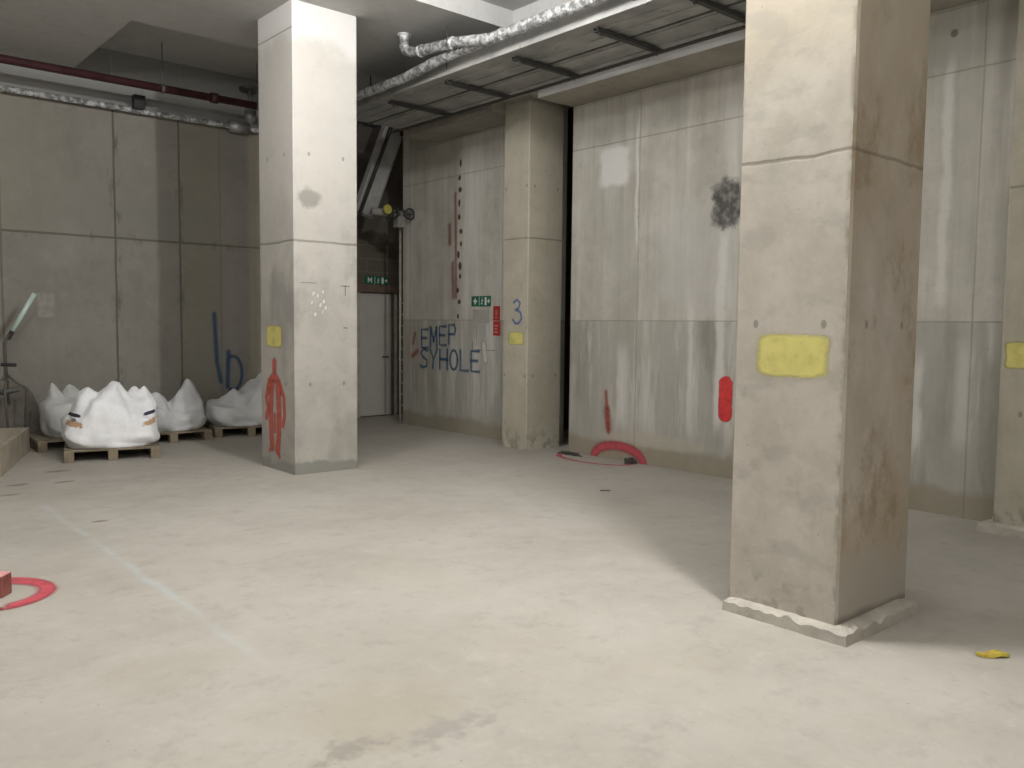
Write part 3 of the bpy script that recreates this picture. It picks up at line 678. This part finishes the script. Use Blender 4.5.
def bag(loc, rz, label, mat, W, D, edge, base, tents, seed):
    """tents: (x, y, height, slope) peaks of cloth standing up from the slumped bag"""
    t = thing('rubble_bag', label, 'bag', loc, rz, 'white woven rubble bags on pallets')
    bm = bmesh.new(); NA, NS, NI = 144, 12, 34
    def R(a):
        c_, s_ = abs(math.cos(a)), abs(math.sin(a)); k = 3.0
        return 1 / ((c_ / (W / 2)) ** k + (s_ / (D / 2)) ** k) ** (1 / k)
    def top(x, y):
        v = []
        for (px, py, h, k) in tents:
            d = math.hypot(x - px, y - py); ang = math.atan2(y - py, x - px)
            kk = k * (1 + .30 * mn.noise(Vector((math.cos(ang) * 1.6, math.sin(ang) * 1.6, px * 9 + seed))))
            v.append(h - kk * (math.sqrt(d * d + .0012) - .035) + .35 * d * d)
        v.append(base + .05 * mn.noise(Vector((x * 3, y * 3, seed))))
        m_ = max(v); K = 38
        return m_ + math.log(sum(math.exp(K * (q - m_)) for q in v)) / K
    def fold(p):
        q = p * 2.0 + Vector((seed, seed * .3, 0))
        return (.085 * (abs(mn.noise(q)) * -2 + .4)) + .025 * (abs(mn.noise(q * 2.3)) * -2 + .5)
    rings = []
    for j in range(NS + NI):
        row = []
        for i in range(NA):
            a = 2 * PI * i / NA; ca, sa = math.cos(a), math.sin(a)
            zt = edge * (1 + .25 * mn.noise(Vector((ca * 2, sa * 2, seed))))
            if j <= NS:
                u_ = j / NS; z = zt * u_
                r_ = R(a) * (.90 + .13 * math.sin(PI * min(1, u_ * .62 + .05)))
                p = Vector((ca * r_, sa * r_, z)); amt = fold(p) * min(1, u_ * 3) * .9
                p += Vector((ca, sa, 0)) * amt
            else:
                e_ = (j - NS) / NI; q = 1 - e_; r_ = R(a) * 1.02 * q
                x, y = ca * r_, sa * r_
                cap = zt + 2.3 * e_ ** .75 * .9
                tz = max(top(x, y), zt * .9)
                K = 22; z = -math.log(math.exp(-K * tz) + math.exp(-K * cap)) / K
                p = Vector((x, y, z + fold(Vector((x, y, z))) * .8)); p += Vector((ca, sa, 0)) * fold(Vector((x, y, z))) * max(0, 1 - e_ * 3) * .9
            row.append(bm.verts.new(p))
        rings.append(row)
    for q, s_ in zip(rings, rings[1:]):
        for i in range(NA): bm.faces.new((q[i], q[(i + 1) % NA], s_[(i + 1) % NA], s_[i]))
    ctr = bm.verts.new(Vector((0, 0, top(0, 0))))
    for i in range(NA): bm.faces.new((rings[-1][i], rings[-1][(i + 1) % NA], ctr))
    bm.faces.new(rings[0][::-1])
    obj('bag_body', bm, mat, t, smooth=True)
    return t
mb1 = bagmat('white_woven_bag', (.94, .95, .98), ((-.40, .28, -.15), (.40, .28, .25)))
mb2 = bagmat('dusty_woven_bag', (.60, .61, .60)); mb3 = bagmat('grey_white_woven_bag', (.70, .71, .72))
bag((2.99, 10.74, .14), math.radians(-14), 'brightest white rubble bag with navy and orange print, at the front', mb1, 1.02, .96, .17, .27,
    [(-.24, -.08, .72, 1.55), (.01, -.10, .77, 1.35), (.27, .02, .70, 1.5), (.36, -.06, .70, 1.9), (-.1, .3, .56, 1.5), (.25, .34, .6, 1.5)], 1.3)
bag((2.93, 11.90, .14), math.radians(-3), 'dusty grey rubble bag, hindmost on the left behind the printed bag', mb2, .88, .86, .22, .42,
    [(-.33, -.05, .70, 1.5), (-.1, .1, .62, 1.0), (.3, -.1, .60, 1.8)], 4.1)
bag((3.96, 11.82, .14), math.radians(-3), 'low slumped white rubble bag in the middle with one raised corner', mb3, .94, .93, .18, .28,
    [(.30, -.05, .66, 1.9), (.38, .1, .62, 1.7), (-.33, -.1, .54, 1.1), (-.1, 0, .5, 1.3)], 7.7)
bag((5.14, 11.83, .14), math.radians(-12), 'white rubble bag half hidden behind the pale column', mb3, 1.08, .95, .18, .30,
    [(.32, -.1, .80, 1.05), (.1, .1, .62, 1.0), (-.2, -.1, .48, 1.0)], 11.2)

# ------------------------------------------------------------------ timber box, sacks, lamp stand at far left
m_timber = simple('pale_timber_board', (.40, .355, .28), .8, 0, .12, 4, bump=.2)
tb = thing('timber_box', 'low open box of pale timber boards at the left edge', 'box', (1.68, 9.87, 0), math.radians(-19))
obj('side_board', B(-.05, 0, 0, 1.9, 0, .29), m_timber, tb, bevel=.004)
obj('side_board', B(-1.0, -.95, 0, 1.9, 0, .29), m_timber, tb, bevel=.004)
obj('end_board', B(-.95, -.05, 0, .05, 0, .29), m_timber, tb, bevel=.004)
obj('end_board', B(-.95, -.05, 1.85, 1.9, 0, .29), m_timber, tb, bevel=.004)
obj('base_board', B(-.95, -.05, .05, 1.85, 0, .03), m_timber, tb)
def heap(cx, cy, rx, ry, h, seed, z0=0, amp=.22, n=40):
    bm = bmesh.new(); rows = []
    for j in range(15):
        ph = PI / 2 * j / 14; row = []
        for i in range(n):
            a = 2 * PI * i / n
            k = 1 + amp * mn.noise(Vector((math.cos(a) * 2, math.sin(a) * 2, ph * 2 + seed))) + amp * .5 * (1 - 2 * abs(mn.noise(Vector((math.cos(a) * 5, math.sin(a) * 5, ph * 4 + seed)))))
            rr = math.cos(ph) ** .55 * k
            row.append(bm.verts.new((cx + rx * rr * math.cos(a), cy + ry * rr * math.sin(a), z0 + h * math.sin(ph) * (1 + (k - 1) * .7))))
        rows.append(row)
    for q, s in zip(rows, rows[1:]):
        for i in range(n): bm.faces.new((q[i], q[(i + 1) % n], s[(i + 1) % n], s[i]))
    bm.faces.new(rows[-1]); bm.faces.new(rows[0][::-1])
    return bm
m_tarp = simple('brown_grey_sacking', (.20, .18, .155), .9, 0, .2, 3, bump=.5)
tag(obj('sacking_heap', heap(0, 0, .72, .085, .84, 2., amp=.08), m_tarp, loc=(1.92, 12.50, 0), smooth=True), 'brown grey covered heap against the back wall at the left edge', 'heap')
hp = obj('sacking_heap', heap(0, 0, .33, .66, .24, 6., amp=.12), m_tarp, loc=(1.51, 10.92, .03), smooth=True); hp.rotation_euler = (0, 0, math.radians(-19))
tag(hp, 'low brown heap lying inside the timber box', 'heap')
ls = thing('light_stand', 'dark tripod stand with pale green tube lamp leaning up at the left edge', 'lamp', (2.12, 12.0, 0))
m_st = simple('stand_grey', (.14, .135, .125), .6, .3)
obj('mast', T([(.02, 0, .55), (.0, 0, 1.30), (.05, 0, 1.42)], .02, 10), m_st, ls, smooth=True)
for a in (20, 150, 262): obj('leg', T([(.02, 0, .92), (.25 * math.cos(math.radians(a)), .13 * math.sin(math.radians(a)), 0.72), (.42 * math.cos(math.radians(a)) * .45 + .02, .16 * math.sin(math.radians(a)), .012)], .016, 8), m_st, ls, smooth=True)
obj('clamp', T([(-.05, -.01, 1.05), (.12, -.01, 1.04)], .022, 10), m_black, ls)
obj('clamp', T([(-.06, 0, .70), (.14, 0, .74)], .035, 10), m_st, ls)
obj('knuckle', T([(.04, 0, 1.36), (.10, 0, 1.48)], .026, 10), m_black, ls)
m_tube = simple('mint_tube_plastic', (.55, .68, .62), .35, 0, .04, 4)
obj('tube_lamp', T([(.09, 0, 1.46), (.35, .02, 1.93)], .030, 14), m_tube, ls, smooth=True)

# ------------------------------------------------------------------ small things on the floor
br = B(-.11, .11, -.055, .055, 0, .13)
m_brick = M('red_brick', .9, .2); n = m_brick.noise(scale=14, detail=5)
c = m_brick.mix((.17, .055, .05), (.25, .09, .075), n.ss(.3, .6)); c = m_brick.mix(c, (.68, .33, .32), m_brick.z.ss(.12, .13) * n.ss(.2, .45)); m_brick.base(c); m_brick.bump(n, .4)
o = obj('brick', br, m_brick.m, bevel=.006, loc=(.87, 5.63, 0)); o.rotation_euler = (0, 0, math.radians(-38)); tag(o, 'red brick lying inside the red sprayed ring', 'brick')
def scrap(name, pts, th, mat, loc, label, cat):
    bm = bmesh.new(); rows = []
    for k, (x, y, z, wdt) in enumerate(pts):
        rows.append([bm.verts.new((x, y - wdt, z)), bm.verts.new((x, y + wdt, z)), bm.verts.new((x, y + wdt * .8, z + th)), bm.verts.new((x, y - wdt * .8, z + th))])
    for q, s in zip(rows, rows[1:]):
        for i in range(4): bm.faces.new((q[i], q[(i + 1) % 4], s[(i + 1) % 4], s[i]))
    bm.faces.new(rows[0]); bm.faces.new(rows[-1][::-1])
    o = obj(name, bm, mat, loc=loc, smooth=False); o.rotation_euler = (0, 0, math.radians(-40)); tag(o, label, cat); return o
scrap('yellow_scrap', [(-.075, .01, .006, .008), (-.05, 0, .0, .018), (-.01, .0, .004, .028), (.03, .005, .012, .03), (.06, .0, .006, .02), (.08, -.004, 0, .006)], .014,
      simple('crumpled_yellow_plastic', (.62, .52, .06), .5, c2=(.40, .26, .05), scale=30), (4.45, 1.51, .001), 'small crumpled yellow scrap on the floor right of the large column', 'litter')
scrap('wood_chip', [(-.05, 0, 0, .006), (0, .004, 0, .014), (.05, 0, 0, .005)], .01, m_brown, (6.03, 5.55, 0), 'small brown chip on the floor near the right wall', 'debris')
m_rub = simple('dark_rubble', (.10, .09, .08), .9, 0, .2, 20, bump=.5)
tag(obj('rubble_lump', heap(0, 0, .07, .06, .06, 3., amp=.5, n=14), m_rub, loc=(7.48, 6.50, 0)), 'dark rubble lump at the right end of the red half ring', 'debris')
tag(obj('rubble_strip', heap(0, 0, .05, .16, .03, 8., amp=.5, n=18), m_rub, loc=(7.40, 7.42, 0)), 'dark strip of debris at the left end of the red half ring', 'debris')
